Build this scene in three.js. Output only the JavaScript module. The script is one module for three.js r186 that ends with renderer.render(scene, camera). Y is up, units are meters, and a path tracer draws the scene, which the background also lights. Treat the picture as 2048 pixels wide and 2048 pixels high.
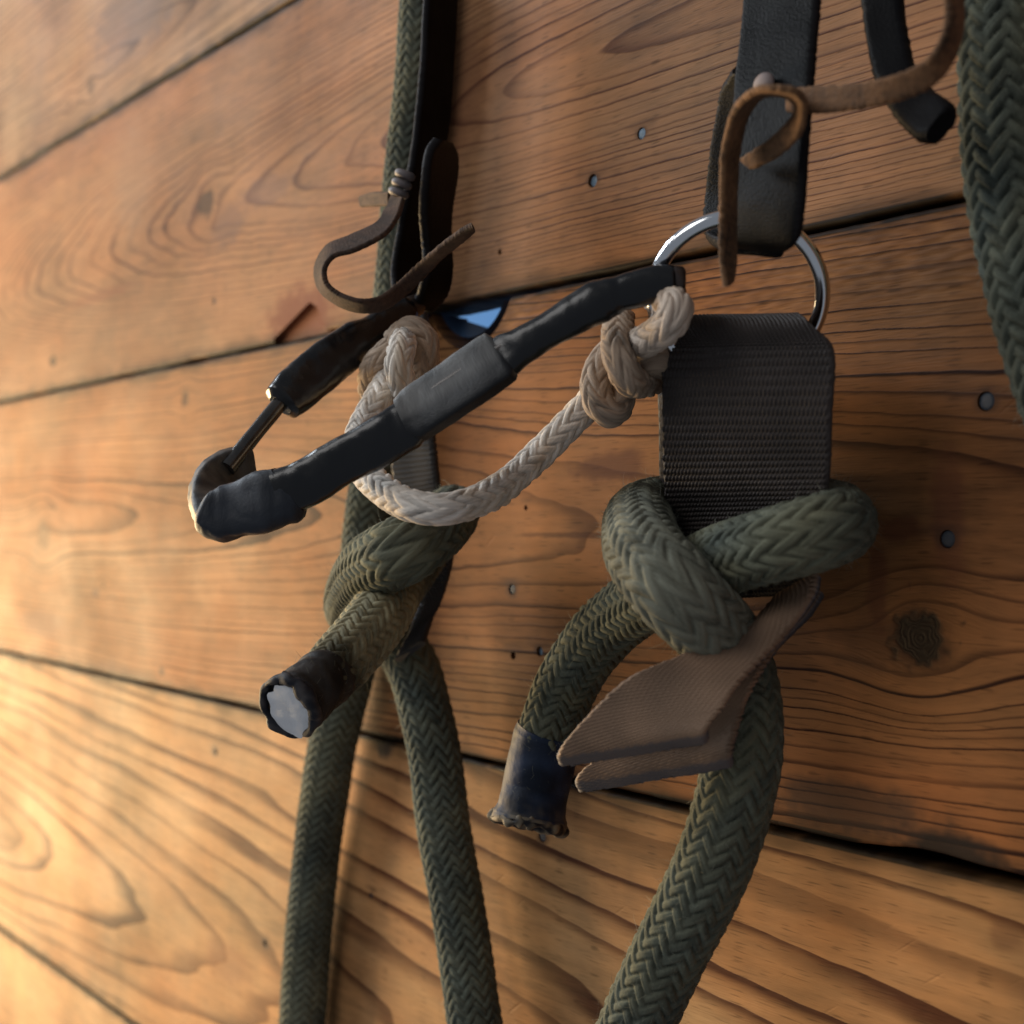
import * as THREE from 'three';
import { RectAreaLightUniformsLib } from 'three/addons/lights/RectAreaLightUniformsLib.js';
import { Brush, Evaluator, SUBTRACTION } from 'three-bvh-csg';

// ---------------------------------------------------------------- camera, light, exposure
const scene = new THREE.Scene();
const HALF = 966, FOCAL = 2700;                       // half picture height and focal length in the same unit
const THETA = Math.atan(2036 / FOCAL), CAM_OUT = 0.30; // the camera looks along the wall, 30 cm in front of it
const camera = new THREE.PerspectiveCamera(2 * Math.atan(HALF / FOCAL) * 180 / Math.PI, 1, 0.02, 60);
const PITCH = Math.atan(19 / FOCAL);
const eye = new THREE.Vector3(0, 0, CAM_OUT);
const fwd = new THREE.Vector3(-Math.cos(THETA) * Math.cos(PITCH), Math.sin(PITCH), -Math.sin(THETA) * Math.cos(PITCH));
const rightV = new THREE.Vector3().crossVectors(fwd, new THREE.Vector3(0, 1, 0)).normalize();
const upV = new THREE.Vector3().crossVectors(rightV, fwd).normalize();
camera.position.copy(eye);
camera.lookAt(eye.clone().add(fwd));
camera.focus = 0.40;
camera.userData.fStop = 12;
scene.background = new THREE.Color().setRGB(0.19, 0.205, 0.23);   // the dim room

RectAreaLightUniformsLib.init();
function areaLight(name, color, intensity, w, h, pos, target) {
  const l = new THREE.RectAreaLight(new THREE.Color().setRGB(...color), intensity, w, h);
  l.name = name; l.position.set(...pos); l.lookAt(...target); scene.add(l); return l;
}
areaLight('warm_lamp', [1, 0.71, 0.37], 33, 0.7, 0.8, [-1.95, -0.24, 0.46], [-0.75, -0.1, 0]);
areaLight('cool_window', [0.84, 0.92, 1], 19, 1.1, 0.8, [-2.3, 1.3, 1.1], [-0.4, 0, 0]);
areaLight('room_window', [1, 0.97, 0.94], 4.2, 0.8, 0.8, [-0.5, 1.0, 1.5], [-0.35, 0, 0]);

const renderer = new THREE.WebGLRenderer({ antialias: true });
renderer.setSize(1024, 1024);
renderer.toneMapping = THREE.LinearToneMapping;
renderer.toneMappingExposure = 1;
renderer.shadowMap.enabled = true;

// ---------------------------------------------------------------- helpers
const V = (x, y, z) => new THREE.Vector3(x, y, z);
// the point at height h in front of the wall that is seen at (u, v)
function P(u, v, h = 0) {
  const d = fwd.clone().addScaledVector(rightV, (u - HALF) / FOCAL).addScaledVector(upV, -(v - HALF) / FOCAL);
  return eye.clone().addScaledVector(d, (h - CAM_OUT) / d.z);
}
const depthOf = (p) => p.clone().sub(eye).dot(fwd);
const perPx = (p) => depthOf(p) / FOCAL;               // metres per unit of the measuring picture at p
const clamp = (x, a = 0, b = 1) => Math.min(b, Math.max(a, x));
const lerp = (a, b, t) => a + (b - a) * t;
const sstep = (a, b, x) => { const t = clamp((x - a) / (b - a)); return t * t * (3 - 2 * t); };

const perm = new Uint8Array(512);
{ let s = 12345; const a = [...Array(256).keys()]; for (let i = 255; i > 0; i--) { s = (Math.imul(s, 1664525) + 1013904223) >>> 0; const j = s % (i + 1); [a[i], a[j]] = [a[j], a[i]]; } for (let i = 0; i < 512; i++) perm[i] = a[i & 255]; }
const GX = [1, -1, 1, -1, 1.41, -1.41, 0, 0], GY = [1, 1, -1, -1, 0, 0, 1.41, -1.41];
function n2(x, y) {
  const xi = Math.floor(x), yi = Math.floor(y), fx = x - xi, fy = y - yi, X = xi & 255, Y = yi & 255;
  const u = fx * fx * fx * (fx * (fx * 6 - 15) + 10), v = fy * fy * fy * (fy * (fy * 6 - 15) + 10);
  const a = perm[X] + Y, b = perm[X + 1] + Y;
  const g = (h, dx, dy) => GX[h & 7] * dx + GY[h & 7] * dy;
  const p = g(perm[a], fx, fy), q = g(perm[b], fx - 1, fy), r = g(perm[a + 1], fx, fy - 1), s = g(perm[b + 1], fx - 1, fy - 1);
  return (p + u * (q - p)) + v * ((r + u * (s - r)) - (p + u * (q - p)));
}
const fbm = (x, y, o = 4) => { let s = 0, a = 0.5; for (let i = 0; i < o; i++) { s += a * n2(x, y); x = x * 2.03 + 17.1; y = y * 2.03 + 5.3; a *= 0.5; } return s; };
const n3 = (x, y, z) => (n2(x + z * 0.71, y - z * 0.37) + n2(y * 0.93 + 31.7 + x * 0.2, z * 1.07 + 11.3) + n2(z * 0.97 + 7.9, x * 1.03 + 43.1 + y * 0.15)) / 1.7;
const hash = (i) => { let t = Math.imul(i ^ 0x9e3779b9, 0x85ebca6b); t ^= t >>> 13; t = Math.imul(t, 0xc2b2ae35); return ((t ^ (t >>> 16)) >>> 0) / 4294967296; };

const toS = new Uint8Array(4097);
for (let i = 0; i <= 4096; i++) { const c = i / 4096; toS[i] = Math.round(255 * (c <= 0.0031308 ? c * 12.92 : 1.055 * Math.pow(c, 1 / 2.4) - 0.055)); }
function dataTex(w, h, n, fill, srgb) {
  const data = new Uint8Array(w * h * n), t = new THREE.DataTexture(data, w, h, n === 1 ? THREE.RedFormat : THREE.RGBAFormat);
  fill(data); t.magFilter = THREE.LinearFilter; t.minFilter = THREE.LinearFilter; t.wrapS = t.wrapT = THREE.RepeatWrapping;
  if (srgb) t.colorSpace = THREE.SRGBColorSpace;
  t.needsUpdate = true; return t;
}

const used = new Set();
function numbered(name) { let n = name, k = 0; while (used.has(n)) n = name + '_' + String(++k).padStart(3, '0'); used.add(n); return n; }
function thing(name, label, category, base, group) {
  const o = new THREE.Group(); o.name = numbered(name); o.position.copy(base); scene.add(o);
  o.userData = { label, category }; if (group) o.userData.group = group;
  return o;
}
// geometries are made in world coordinates and moved into the thing's own axes here
function part(name, geo, mat, parent, label) {
  const off = V(0, 0, 0); let p = parent; while (p && p !== scene) { off.add(p.position); p = p.parent; }
  geo.translate(-off.x, -off.y, -off.z);
  const m = new THREE.Mesh(geo, mat); m.name = name; m.castShadow = m.receiveShadow = true; parent.add(m);
  if (label) m.userData.label = label;
  return m;
}

// a grid of nr x nc points; closed across (nc wraps). fn(i, j) -> Vector3. Normals from neighbours.
function grid(nr, nc, fn, { color, uv, capStart, capEnd, flip } = {}) {
  const w = nc + 1, n = nr * w, pos = new Float32Array(n * 3), nor = new Float32Array(n * 3), uvs = new Float32Array(n * 2), col = color && new Float32Array(n * 3);
  for (let i = 0; i < nr; i++) for (let j = 0; j <= nc; j++) {
    const k = i * w + j, p = j === nc ? null : fn(i, j);
    if (p) { pos[k * 3] = p.x; pos[k * 3 + 1] = p.y; pos[k * 3 + 2] = p.z; } else for (let c = 0; c < 3; c++) pos[k * 3 + c] = pos[i * w * 3 + c];
    const t = uv ? uv(i, j) : [j / nc, i / nr]; uvs[k * 2] = t[0]; uvs[k * 2 + 1] = t[1];
    if (color) { const q = color(i, j === nc ? 0 : j); col[k * 3] = q[0]; col[k * 3 + 1] = q[1]; col[k * 3 + 2] = q[2]; }
  }
  const a = V(), b = V(), at = (i, j, o) => o.fromArray(pos, (i * w + ((j + nc) % nc)) * 3), t1 = V(), t2 = V(), sg = flip ? -1 : 1;
  for (let i = 0; i < nr; i++) for (let j = 0; j <= nc; j++) {
    at(Math.min(i + 1, nr - 1), j, a); at(Math.max(i - 1, 0), j, b); t1.subVectors(a, b);
    at(i, j + 1, a); at(i, j - 1, b); t2.subVectors(a, b);
    t2.cross(t1).normalize().multiplyScalar(sg); t2.toArray(nor, (i * w + j) * 3);
  }
  const idx = [];
  for (let i = 0; i < nr - 1; i++) for (let j = 0; j < nc; j++) {
    const p = i * w + j, q = p + 1, r = p + w, s = r + 1;
    if (flip) idx.push(p, r, q, q, r, s); else idx.push(p, q, r, q, s, r);
  }
  let P3 = pos, N3 = nor, U2 = uvs, C3 = col;
  const caps = [capStart && 0, capEnd && nr - 1].filter((x) => x === 0 || x > 0);
  if (caps.length) {
    const more = caps.length * (nc + 1), grow = (arr, k) => { const o = new Float32Array(arr.length + more * k); o.set(arr); return o; };
    P3 = grow(pos, 3); N3 = grow(nor, 3); U2 = grow(uvs, 2); if (col) C3 = grow(col, 3);
    let base = n;
    for (const i of caps) {
      const c = V(); for (let j = 0; j < nc; j++) c.add(at(i, j, a)); c.divideScalar(nc);
      const i2 = i ? i - 1 : 1, c2 = V(); for (let j = 0; j < nc; j++) c2.add(at(i2, j, a)); c2.divideScalar(nc);
      const out = c.clone().sub(c2).normalize();
      for (let j = 0; j < nc; j++) { at(i, j, a).toArray(P3, (base + j) * 3); out.toArray(N3, (base + j) * 3); U2[(base + j) * 2] = uvs[(i * w + j) * 2]; U2[(base + j) * 2 + 1] = uvs[(i * w + j) * 2 + 1]; if (col) for (let q = 0; q < 3; q++) C3[(base + j) * 3 + q] = col[(i * w + j) * 3 + q]; }
      c.toArray(P3, (base + nc) * 3); out.toArray(N3, (base + nc) * 3); if (col) for (let q = 0; q < 3; q++) C3[(base + nc) * 3 + q] = col[i * w * 3 + q];
      for (let j = 0; j < nc; j++) { const x = base + j, y = base + (j + 1) % nc; a.fromArray(P3, x * 3).sub(c); b.fromArray(P3, y * 3).sub(c); if (t1.crossVectors(a, b).dot(out) > 0) idx.push(x, y, base + nc); else idx.push(y, x, base + nc); }
      base += nc + 1;
    }
  }
  const g = new THREE.BufferGeometry();
  g.setAttribute('position', new THREE.BufferAttribute(P3, 3)); g.setAttribute('normal', new THREE.BufferAttribute(N3, 3)); g.setAttribute('uv', new THREE.BufferAttribute(U2, 2));
  if (C3) g.setAttribute('color', new THREE.BufferAttribute(C3, 3));
  g.setIndex(idx); return g;
}

// a path through points with values (radius and the like) that follow it; samples every ds metres
function trace(pts, vals, ds, tension) {
  const curve = new THREE.CatmullRomCurve3(pts, false, tension === undefined ? 'centripetal' : 'catmullrom', tension); curve.arcLengthDivisions = 1500;
  const L = curve.getLength(), n = Math.max(4, Math.ceil(L / ds)), out = [];
  for (let i = 0; i <= n; i++) {
    const t = curve.getUtoTmapping(i / n), p = curve.getPoint(t), f = t * (pts.length - 1), k = Math.min(pts.length - 2, Math.floor(f)), q = f - k, e = q * q * (3 - 2 * q);
    out.push({ p, s: L * i / n, f, v: vals[k].map((x, c) => lerp(x, vals[k + 1][c], e)) });
  }
  for (let i = 0; i <= n; i++) out[i].t = out[Math.min(n, i + 1)].p.clone().sub(out[Math.max(0, i - 1)].p).normalize();
  let nrm = V(0, 0, 1).addScaledVector(out[0].t, -out[0].t.z); if (nrm.lengthSq() < 0.01) nrm = V(0, 1, 0).addScaledVector(out[0].t, -out[0].t.y);
  nrm.normalize();
  for (const o of out) { nrm = nrm.clone().addScaledVector(o.t, -nrm.dot(o.t)).normalize(); o.n = nrm; o.b = V().crossVectors(o.t, nrm); }
  out.L = L; return out;
}

// height of a 2-over-2 braided sheath above its base at angle phi and length s; also which strand is on top
const env = (t) => (t < -0.2 || t > 1.2 ? 0 : Math.pow(Math.sin(Math.PI * (t + 0.2) / 1.4), 0.5));
const across = (f) => { const q = Math.abs(2 * f - 1) / 0.95; return q >= 1 ? 0 : Math.pow(1 - q * q, 0.6); };
const mod = (a, n) => ((a % n) + n) % n;
const braidOut = { h: 0, id: 0 };
function braid(phi, s, N, k, a1, yarns, a2) {
  const c = N * phi / (2 * Math.PI), U = c + k * s, W = c - k * s, i = Math.floor(U), j = Math.floor(W), fu = U - i, fw = W - j;
  const e1 = env(mod(W + i + 0.0, 4) > 3.7 ? (mod(W + i, 4) - 4) / 2 : mod(W + i, 4) / 2), e2 = env(mod(U + j + 2, 4) > 3.7 ? (mod(U + j + 2, 4) - 4) / 2 : mod(U + j + 2, 4) / 2);
  const h1 = e1 * (a1 * across(fu) + a2 * Math.abs(Math.sin(Math.PI * yarns * fu))), h2 = e2 * (a1 * across(fw) + a2 * Math.abs(Math.sin(Math.PI * yarns * fw)));
  const first = h1 > h2;
  braidOut.h = first ? h1 : h2;
  braidOut.id = first ? mod(i, N) * 7 + 1000 + Math.floor(mod(fu * yarns, yarns)) : mod(j, N) * 7 + 5000 + Math.floor(mod(fw * yarns, yarns));
  braidOut.len = first ? W + fu : U + fw;
  return braidOut;
}
// list rows: [u, v, h, r]
function ropeGeo(list, { N = 16, lay = 0.0041, a1 = 0.0012, a2 = 0.0002, yarns = 2, around = 168, ds = 0.00045, tint, squash, spin = 0 }) {
  const path = trace(list.map((q) => P(q[0], q[1], q[2])), list.map((q) => [q[3]]), ds), k = 1 / lay, shade = new Float32Array(path.length * around * 3);
  return grid(path.length, around, (i, j) => {
    const o = path[i], phi = 2 * Math.PI * j / around, q = braid(phi + spin, o.s, N, k, a1, yarns, a2);
    const low = n3(o.p.x * 90 + Math.cos(phi) * 1.2, o.p.y * 90 + Math.sin(phi) * 1.2, o.p.z * 90), fib = n2(q.len * 9, q.id * 3.7);
    const r = o.v[0] - a1 * 0.85 + q.h + 0.00025 * low + 0.00004 * fib, tone = 0.72 + 0.46 * hash(q.id) + 0.2 * fib + 0.3 * low + 0.2 * n3(o.p.x * 700 + Math.cos(phi) * 7, o.p.y * 700 + Math.sin(phi) * 7, q.id * 1.7);
    const c = tint(o, phi, low); for (let e = 0; e < 3; e++) shade[(i * around + j) * 3 + e] = Math.max(0.002, c[e] * tone);
    return V().copy(o.p).addScaledVector(o.n, Math.cos(phi) * r).addScaledVector(o.b, Math.sin(phi) * r);
  }, { color: (i, j) => { const a = (i * around + j) * 3; return [shade[a], shade[a + 1], shade[a + 2]]; }, uv: (i, j) => [j / around * 0.06 / 0.02, path[i].s / 0.02] });
}
// a bar with a rounded-rectangle section. rows: {p, w, d, roll, e}: half width (across the line of sight), half depth, turn, squareness
function barGeo(rows, { around = 48, ds = 0.0006, rough = 0, rough2 = 0, colorOf, caps = true, seed = 0, tension }) {
  const path = trace(rows.map((r) => r.p), rows.map((r) => [r.w, r.d, r.roll || 0, r.e || 2.6]), ds, tension);
  const cols = colorOf && new Float32Array(path.length * around * 3);
  return grid(path.length, around, (i, j) => {
    const o = path[i], [w, d, roll, e] = o.v, phi = 2 * Math.PI * j / around, cs = Math.cos(phi), sn = Math.sin(phi);
    const view = o.p.clone().sub(eye).normalize(), n1 = V().crossVectors(view, o.t).normalize(), n2v = V().crossVectors(o.t, n1).normalize();
    const a = n1.clone().multiplyScalar(Math.cos(roll)).addScaledVector(n2v, Math.sin(roll)), b = V().crossVectors(o.t, a).normalize();
    const sup = (x) => Math.sign(x) * Math.pow(Math.abs(x), 2 / e);
    const dir = a.multiplyScalar(w * sup(cs)).addScaledVector(b, d * sup(sn));
    const q = o.p.clone().add(dir), lump = rough ? n3(q.x * 110 + seed, q.y * 110, q.z * 110) : 0, fine = rough2 ? n3(q.x * 420 + seed, q.y * 420, q.z * 420) : 0;
    const dn = dir.clone().normalize(); q.addScaledVector(dn, rough * lump + rough2 * fine);
    if (cols) { const c = colorOf(q, dn, lump, i / (path.length - 1), o); cols.set(c, (i * around + j) * 3); }
    return q;
  }, { color: cols && ((i, j) => { const a = (i * around + j) * 3; return [cols[a], cols[a + 1], cols[a + 2]]; }), uv: (i, j) => [j / around * 0.04 / 0.03, path[i].s / 0.03], capStart: caps, capEnd: caps, flip: true });
}
// a strap between two edges, L and R: rows [u, v, h]; weave(w, s) lifts its faces
function strapGeo(Lp, Rp, th, { ds = 0.0008, dw = 0.002, weave, colorOf, rough = 0.00012, seed = 0, edgeRough = 0.0002, jag = 0 } = {}) {
  const L = trace(Lp.map((q) => P(...q)), Lp.map(() => [0]), 0.01), R = trace(Rp.map((q) => P(...q)), Rp.map(() => [0]), 0.01);
  const len = (L.L + R.L) / 2, nr = Math.ceil(len / ds) + 1;
  const cl = new THREE.CatmullRomCurve3(Lp.map((q) => P(...q)), false, 'centripetal'), cr = new THREE.CatmullRomCurve3(Rp.map((q) => P(...q)), false, 'centripetal');
  const A = [], B = [], NN = [];
  for (let i = 0; i < nr; i++) { A.push(cl.getPoint(i / (nr - 1))); B.push(cr.getPoint(i / (nr - 1))); }
  for (let i = 0; i < nr; i++) {
    const t = A[Math.min(i + 1, nr - 1)].clone().add(B[Math.min(i + 1, nr - 1)]).sub(A[Math.max(i - 1, 0)]).sub(B[Math.max(i - 1, 0)]);
    NN.push(V().crossVectors(t, B[i].clone().sub(A[i])).normalize());
  }
  for (let i = 1; i < nr; i++) if (NN[i].dot(NN[i - 1]) < 0) NN[i].negate();
  const mid = NN[Math.floor(nr / 2)]; if (mid.dot(eye.clone().sub(A[Math.floor(nr / 2)])) < 0) for (const q of NN) q.negate();
  const width = A[Math.floor(nr / 2)].distanceTo(B[Math.floor(nr / 2)]), nw = Math.max(4, Math.ceil(width / dw)), ne = 5, nc = 2 * (nw + 1) + 2 * ne;
  const cols = colorOf && new Float32Array(nr * nc * 3);
  let sgn = 1; { const m = Math.floor(nr / 2), t = A[Math.min(m + 1, nr - 1)].clone().sub(A[m]); if (V().crossVectors(B[m].clone().sub(A[m]), t).dot(NN[m]) < 0) sgn = -1; }
  return grid(nr, nc, (i, j) => {
    let f, side, ex = 0; const r = th / 2;
    if (j <= nw) { f = j / nw; side = 1; } else if (j <= nw + ne) { f = 1; ex = (j - nw) / (ne + 1); side = Math.cos(Math.PI * ex); ex = Math.sin(Math.PI * ex); } else if (j <= 2 * nw + ne + 1) { f = 1 - (j - nw - ne - 1) / nw; side = -1; } else { f = 0; const q = (j - 2 * nw - ne - 1) / (ne + 1); side = -Math.cos(Math.PI * q); ex = -Math.sin(Math.PI * q); }
    const acr = B[i].clone().sub(A[i]), wd = acr.length(), s = i / (nr - 1) * len, w = f * wd; acr.normalize();
    const p = A[i].clone().addScaledVector(acr, w + ex * r * 0.9 + (f === 0 || f === 1 ? edgeRough * n2(s * 900 + seed, f * 9) : 0)).addScaledVector(NN[i], side * r);
    const lump = n3(p.x * 120 + seed, p.y * 120, p.z * 120); p.addScaledVector(NN[i], rough * lump * 2);
    if (weave && Math.abs(side) === 1) p.addScaledVector(NN[i], side * weave(w, s));
    if (jag && i >= nr - 2) p.addScaledVector(B[i].clone().add(A[i]).sub(A[i - 3]).sub(B[i - 3]).normalize(), jag * n2(w * 800 + seed, side * 2));
    if (cols) cols.set(colorOf(p, w, s, side, lump, i / (nr - 1), f), (i * nc + j) * 3);
    return p;
  }, { color: cols && ((i, j) => { const a = (i * nc + j) * 3; return [cols[a], cols[a + 1], cols[a + 2]]; }), uv: (i, j) => { const f = j <= nw ? j / nw : j <= nw + ne ? 1 : j <= 2 * nw + ne + 1 ? 1 - (j - nw - ne - 1) / nw : 0; return [f * width / 0.03, i / (nr - 1) * len / 0.03]; }, capStart: true, capEnd: true, flip: sgn < 0 });
}

// ---------------------------------------------------------------- shared fine-relief textures and materials
const grainTex = dataTex(512, 512, 1, (d) => { for (let y = 0; y < 512; y++) for (let x = 0; x < 512; x++) {
  const w = (fx, fy, p) => { const a = x / 512 * p, b = y / 512 * p; const q = (m, n) => n2(fx + mod(m, p), fy + mod(n, p)); return lerp(lerp(q(a, b), q(a - p + 1e-4, b), 0), 0, 0); };
  const v = w(3, 9, 40) * 0.5 + w(80, 40, 90) * 0.35 + w(21, 87, 180) * 0.3; d[y * 512 + x] = clamp(0.5 + 0.55 * v) * 255; } });
const MAT = {
  rope: new THREE.MeshPhysicalMaterial({ color: 0xffffff, vertexColors: true, roughness: 0.9, specularIntensity: 0.3, sheen: 0.25, sheenRoughness: 0.5, sheenColor: new THREE.Color().setRGB(0.3, 0.32, 0.26), bumpMap: grainTex, bumpScale: 0.00012 }),
  cord: new THREE.MeshPhysicalMaterial({ color: 0xffffff, vertexColors: true, roughness: 0.85, specularIntensity: 0.4, bumpMap: grainTex, bumpScale: 0.00008 }),
  rubber: new THREE.MeshPhysicalMaterial({ color: 0xffffff, vertexColors: true, roughness: 0.25, bumpMap: grainTex, bumpScale: 0.00003, specularIntensity: 0.85 }),
  dustyRubber: new THREE.MeshPhysicalMaterial({ color: 0xffffff, vertexColors: true, roughness: 0.52, specularIntensity: 0.7, bumpMap: grainTex, bumpScale: 0.00008 }),
  tape: new THREE.MeshPhysicalMaterial({ color: 0xffffff, vertexColors: true, roughness: 0.6, specularIntensity: 0.35, bumpMap: grainTex, bumpScale: 0.00008 }),
  leather: new THREE.MeshPhysicalMaterial({ color: 0xffffff, vertexColors: true, roughness: 0.5, specularIntensity: 0.1, bumpMap: grainTex, bumpScale: 0.00018 }),
  suede: new THREE.MeshPhysicalMaterial({ color: 0xffffff, vertexColors: true, roughness: 0.95, bumpMap: grainTex, bumpScale: 0.0004, sheen: 0.3, sheenRoughness: 0.6, sheenColor: new THREE.Color().setRGB(0.4, 0.25, 0.15) }),
  web: new THREE.MeshStandardMaterial({ color: 0xffffff, vertexColors: true, roughness: 0.75, bumpMap: grainTex, bumpScale: 0.0001 }),
  chrome: new THREE.MeshStandardMaterial({ color: new THREE.Color().setRGB(0.72, 0.74, 0.77), metalness: 1, roughness: 0.13 }),
  nail: new THREE.MeshStandardMaterial({ color: new THREE.Color().setRGB(0.032, 0.038, 0.05), metalness: 0.2, roughness: 0.62, bumpMap: grainTex, bumpScale: 0.0001 }),
  bluish: new THREE.MeshStandardMaterial({ color: new THREE.Color().setRGB(0.13, 0.19, 0.25), metalness: 0.2, roughness: 0.6, bumpMap: grainTex, bumpScale: 0.0001 }),
  backing: new THREE.MeshStandardMaterial({ color: new THREE.Color().setRGB(0.02, 0.017, 0.015), roughness: 0.95 }),
  plastic: new THREE.MeshPhysicalMaterial({ color: new THREE.Color().setRGB(0.62, 0.64, 0.67), roughness: 0.5, bumpMap: grainTex, bumpScale: 0.0002 }),
};

// ---------------------------------------------------------------- the wall of boards
const SEAM = { A: 0.2285, B: 0.0795, C: -0.0855, D: -0.2683 };
const XB = [[0, -1.7], [0.34, -0.55], [0.94, -0.16], [1, 0.3]];
const uOfX = (x) => { for (let i = 0; i < 3; i++) if (x <= XB[i + 1][1] || i === 2) return XB[i][0] + (x - XB[i][1]) / (XB[i + 1][1] - XB[i][1]) * (XB[i + 1][0] - XB[i][0]); };
const xOfU = (u) => { for (let i = 0; i < 3; i++) if (u <= XB[i + 1][0] || i === 2) return XB[i][1] + (u - XB[i][0]) / (XB[i + 1][0] - XB[i][0]) * (XB[i + 1][1] - XB[i][1]); };
const spot = (u, v) => { const p = P(u, v, 0); return [p.x, p.y]; };

// how one board is coloured and how far its grain stands up
function boardMaps(b) {
  const W = 2048, H = 1024, col = new Uint8Array(W * H * 4), bmp = new Uint8Array(W * H * 4);
  const knots = (b.knots || []).map(([u, v, r, dark]) => [...spot(u, v), r, dark]);
  const stainsAndShade = (b.stainsAndShade || []).map(([u, v, rx, ry, c, k]) => [...spot(u, v), rx, ry, c, k]);
  const o = b.seed * 13.7;
  for (let i = 0; i < W; i++) {
    const x = xOfU((i + 0.5) / W), low = Math.abs(x + 0.35) < 0.6;
    for (let j = 0; j < H; j++) {
      const y = b.y0 + (j + 0.5) / H * (b.y1 - b.y0);
      let yy = y, xx = x, kd = 0, kr = 0;
      for (const [kx, ky, r, dark] of knots) {
        const dx = (x - kx) / 1.25, dy = y - ky, d2 = dx * dx + dy * dy, e = Math.exp(-d2 / (r * r * 7));
        yy = ky + (yy - ky) * (1 - 0.93 * e);
        const d = Math.sqrt(d2) * (1 + 0.5 * n2(x * 120 + o, y * 120) + 0.25 * n2(x * 420, y * 420));
        const m = 1 - sstep(r * 0.8, r * 1.25, d); if (m * dark > kd) { kd = m * dark; kr = d; }
      }
      const wob = fbm(xx * 4 + o, yy * 12, 2) * b.wob + fbm(xx * 15 + o, yy * 45, 2) * b.wob * 0.17 + n2(xx * 95 + o, yy * 160) * 0.00022;
      const X = (b.dir * (xx - b.xc)), dep = X > 0 ? X * b.b : X * b.b * 0.3, dy = yy - b.yc + b.slope * X;
      const r = Math.sqrt(dy * dy + dep * dep) + wob;
      const g = r / b.sp + b.grow * r * r / (b.sp * b.sp) + 0.22 * n2(xx * 7 + o, yy * 90) + b.warp * n2(r * 75 + o, 3.3) + b.warp * 0.45 * n2(r * 190 + o, 7.7);
      const ring = Math.floor(g), f = g - ring, hs = hash(ring + b.seed * 97);
      const wdt = b.band * (0.7 + 0.7 * hash(ring * 3 + 5));
      let late = Math.pow(sstep(1 - wdt, 0.94, f), b.seed === 4 ? 0.9 : 1.3) * (1 - sstep(0.965, 1.0, f)) * (b.seed === 4 ? 0.55 + 0.6 * hs : b.seed === 3 ? 0.5 + 0.65 * hs : 0.3 + 0.85 * hs);
      late *= 0.92 + 0.45 * n2(xx * 14 + 3, yy * 40 + o);
      const fib = n2(xx * 90 + o, yy * 2600) * 0.6 + n2(xx * 260, yy * 5200 + o) * 0.5, broad = fbm(xx * 7 + 31 + o, yy * 13, 4), mot = fbm(xx * 60 + o, yy * 160 + 9, 3);
      late = clamp(late + 0.12 * fib * (0.4 + late));
      const pore = sstep(0.38, 0.7, n2(x * 110 + o * 3, y * 1900 + 7)) * 0.4, streak = n2(xx * 20 + o, yy * 420); let k = (1.0 + 0.8 * broad + 0.2 * fib + 0.24 * mot + 0.16 * streak) * (1 - pore);
      const red2 = 0.10 * fbm(xx * 9 + 71, yy * 22 + o, 3); let R = lerp(b.early[0], b.late[0], late) * k, G = lerp(b.early[1], b.late[1], late) * k * (1 - 0.05 * mot - 2 * red2), B = lerp(b.early[2], b.late[2], late) * k * (1 - 0.12 * mot - 3 * red2);
      let hgt = 0.62 + 0.16 * late * b.relief + 0.10 * fib + 0.10 * mot;
      for (const [sx, sy, rx, ry, c, s] of stainsAndShade) {
        const d = Math.hypot((x - sx) / rx, (y - sy) / ry); if (d > 1.8) continue;
        const m = s * (1 - sstep(0.45, 1.15, d + 0.45 * fbm(x * 120 + sx * 50, y * 160, 3))); if (m > 0) { R = lerp(R, c[0], m); G = lerp(G, c[1], m); B = lerp(B, c[2], m); }
      }
      if (kd > 0) { const rg = 0.5 + 0.5 * Math.sin(kr * 5200 + 3 * n2(x * 300, y * 300)); const q = kd * (0.82 + 0.18 * rg); R = lerp(R, 0.006 + 0.012 * rg, q); G = lerp(G, 0.005 + 0.007 * rg, q); B = lerp(B, 0.005 + 0.004 * rg, q); hgt -= kd * (0.15 + 0.12 * rg); }
      // handled, soiled edges; the near-black rim paints joint shade into the colour
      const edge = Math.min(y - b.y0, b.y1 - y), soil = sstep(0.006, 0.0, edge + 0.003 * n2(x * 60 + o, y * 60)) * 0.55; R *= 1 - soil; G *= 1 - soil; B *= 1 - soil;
      const jointShade = 1 - 0.93 * sstep(0.0012, 0.0006, edge); R *= jointShade; G *= jointShade; B *= jointShade;
      if (b.fuzzTop) { const m = sstep(0.03, 0.012, b.y1 - y + 0.01 * n2(x * 20, 4)); if (m > 0 && x > -0.42) { const z = n2(x * 150 + y * 90, y * 700), q = m * (0.5 + 0.9 * z); R *= 1 - 0.3 * q; G *= 1 - 0.33 * q; B *= 1 - 0.33 * q; hgt += 0.3 * m * z; } }
      // dents and scratches
      const sc = n2(x * 30 + y * 50 + o, y * 400 - x * 300); if (sc > 0.72) hgt -= (sc - 0.72) * 0.9;
      const a = (j * W + i) * 4;
      col[a] = toS[Math.round(clamp(R) * 4096)]; col[a + 1] = toS[Math.round(clamp(G) * 4096)]; col[a + 2] = toS[Math.round(clamp(B) * 4096)]; col[a + 3] = 255;
      bmp[a] = clamp(hgt) * 255; bmp[a + 1] = clamp(0.84 + 0.16 * fbm(x * 16 + 5 + o, y * 24, 3) + 0.05 * fib + 0.05 * late) * 255; bmp[a + 3] = 255;
    }
  }
  const map = dataTex(W, H, 4, (d) => d.set(col), true), bump = dataTex(W, H, 4, (d) => d.set(bmp));
  for (const t of [map, bump]) t.wrapS = t.wrapT = THREE.ClampToEdgeWrapping;
  return { map, bump };
}
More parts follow.
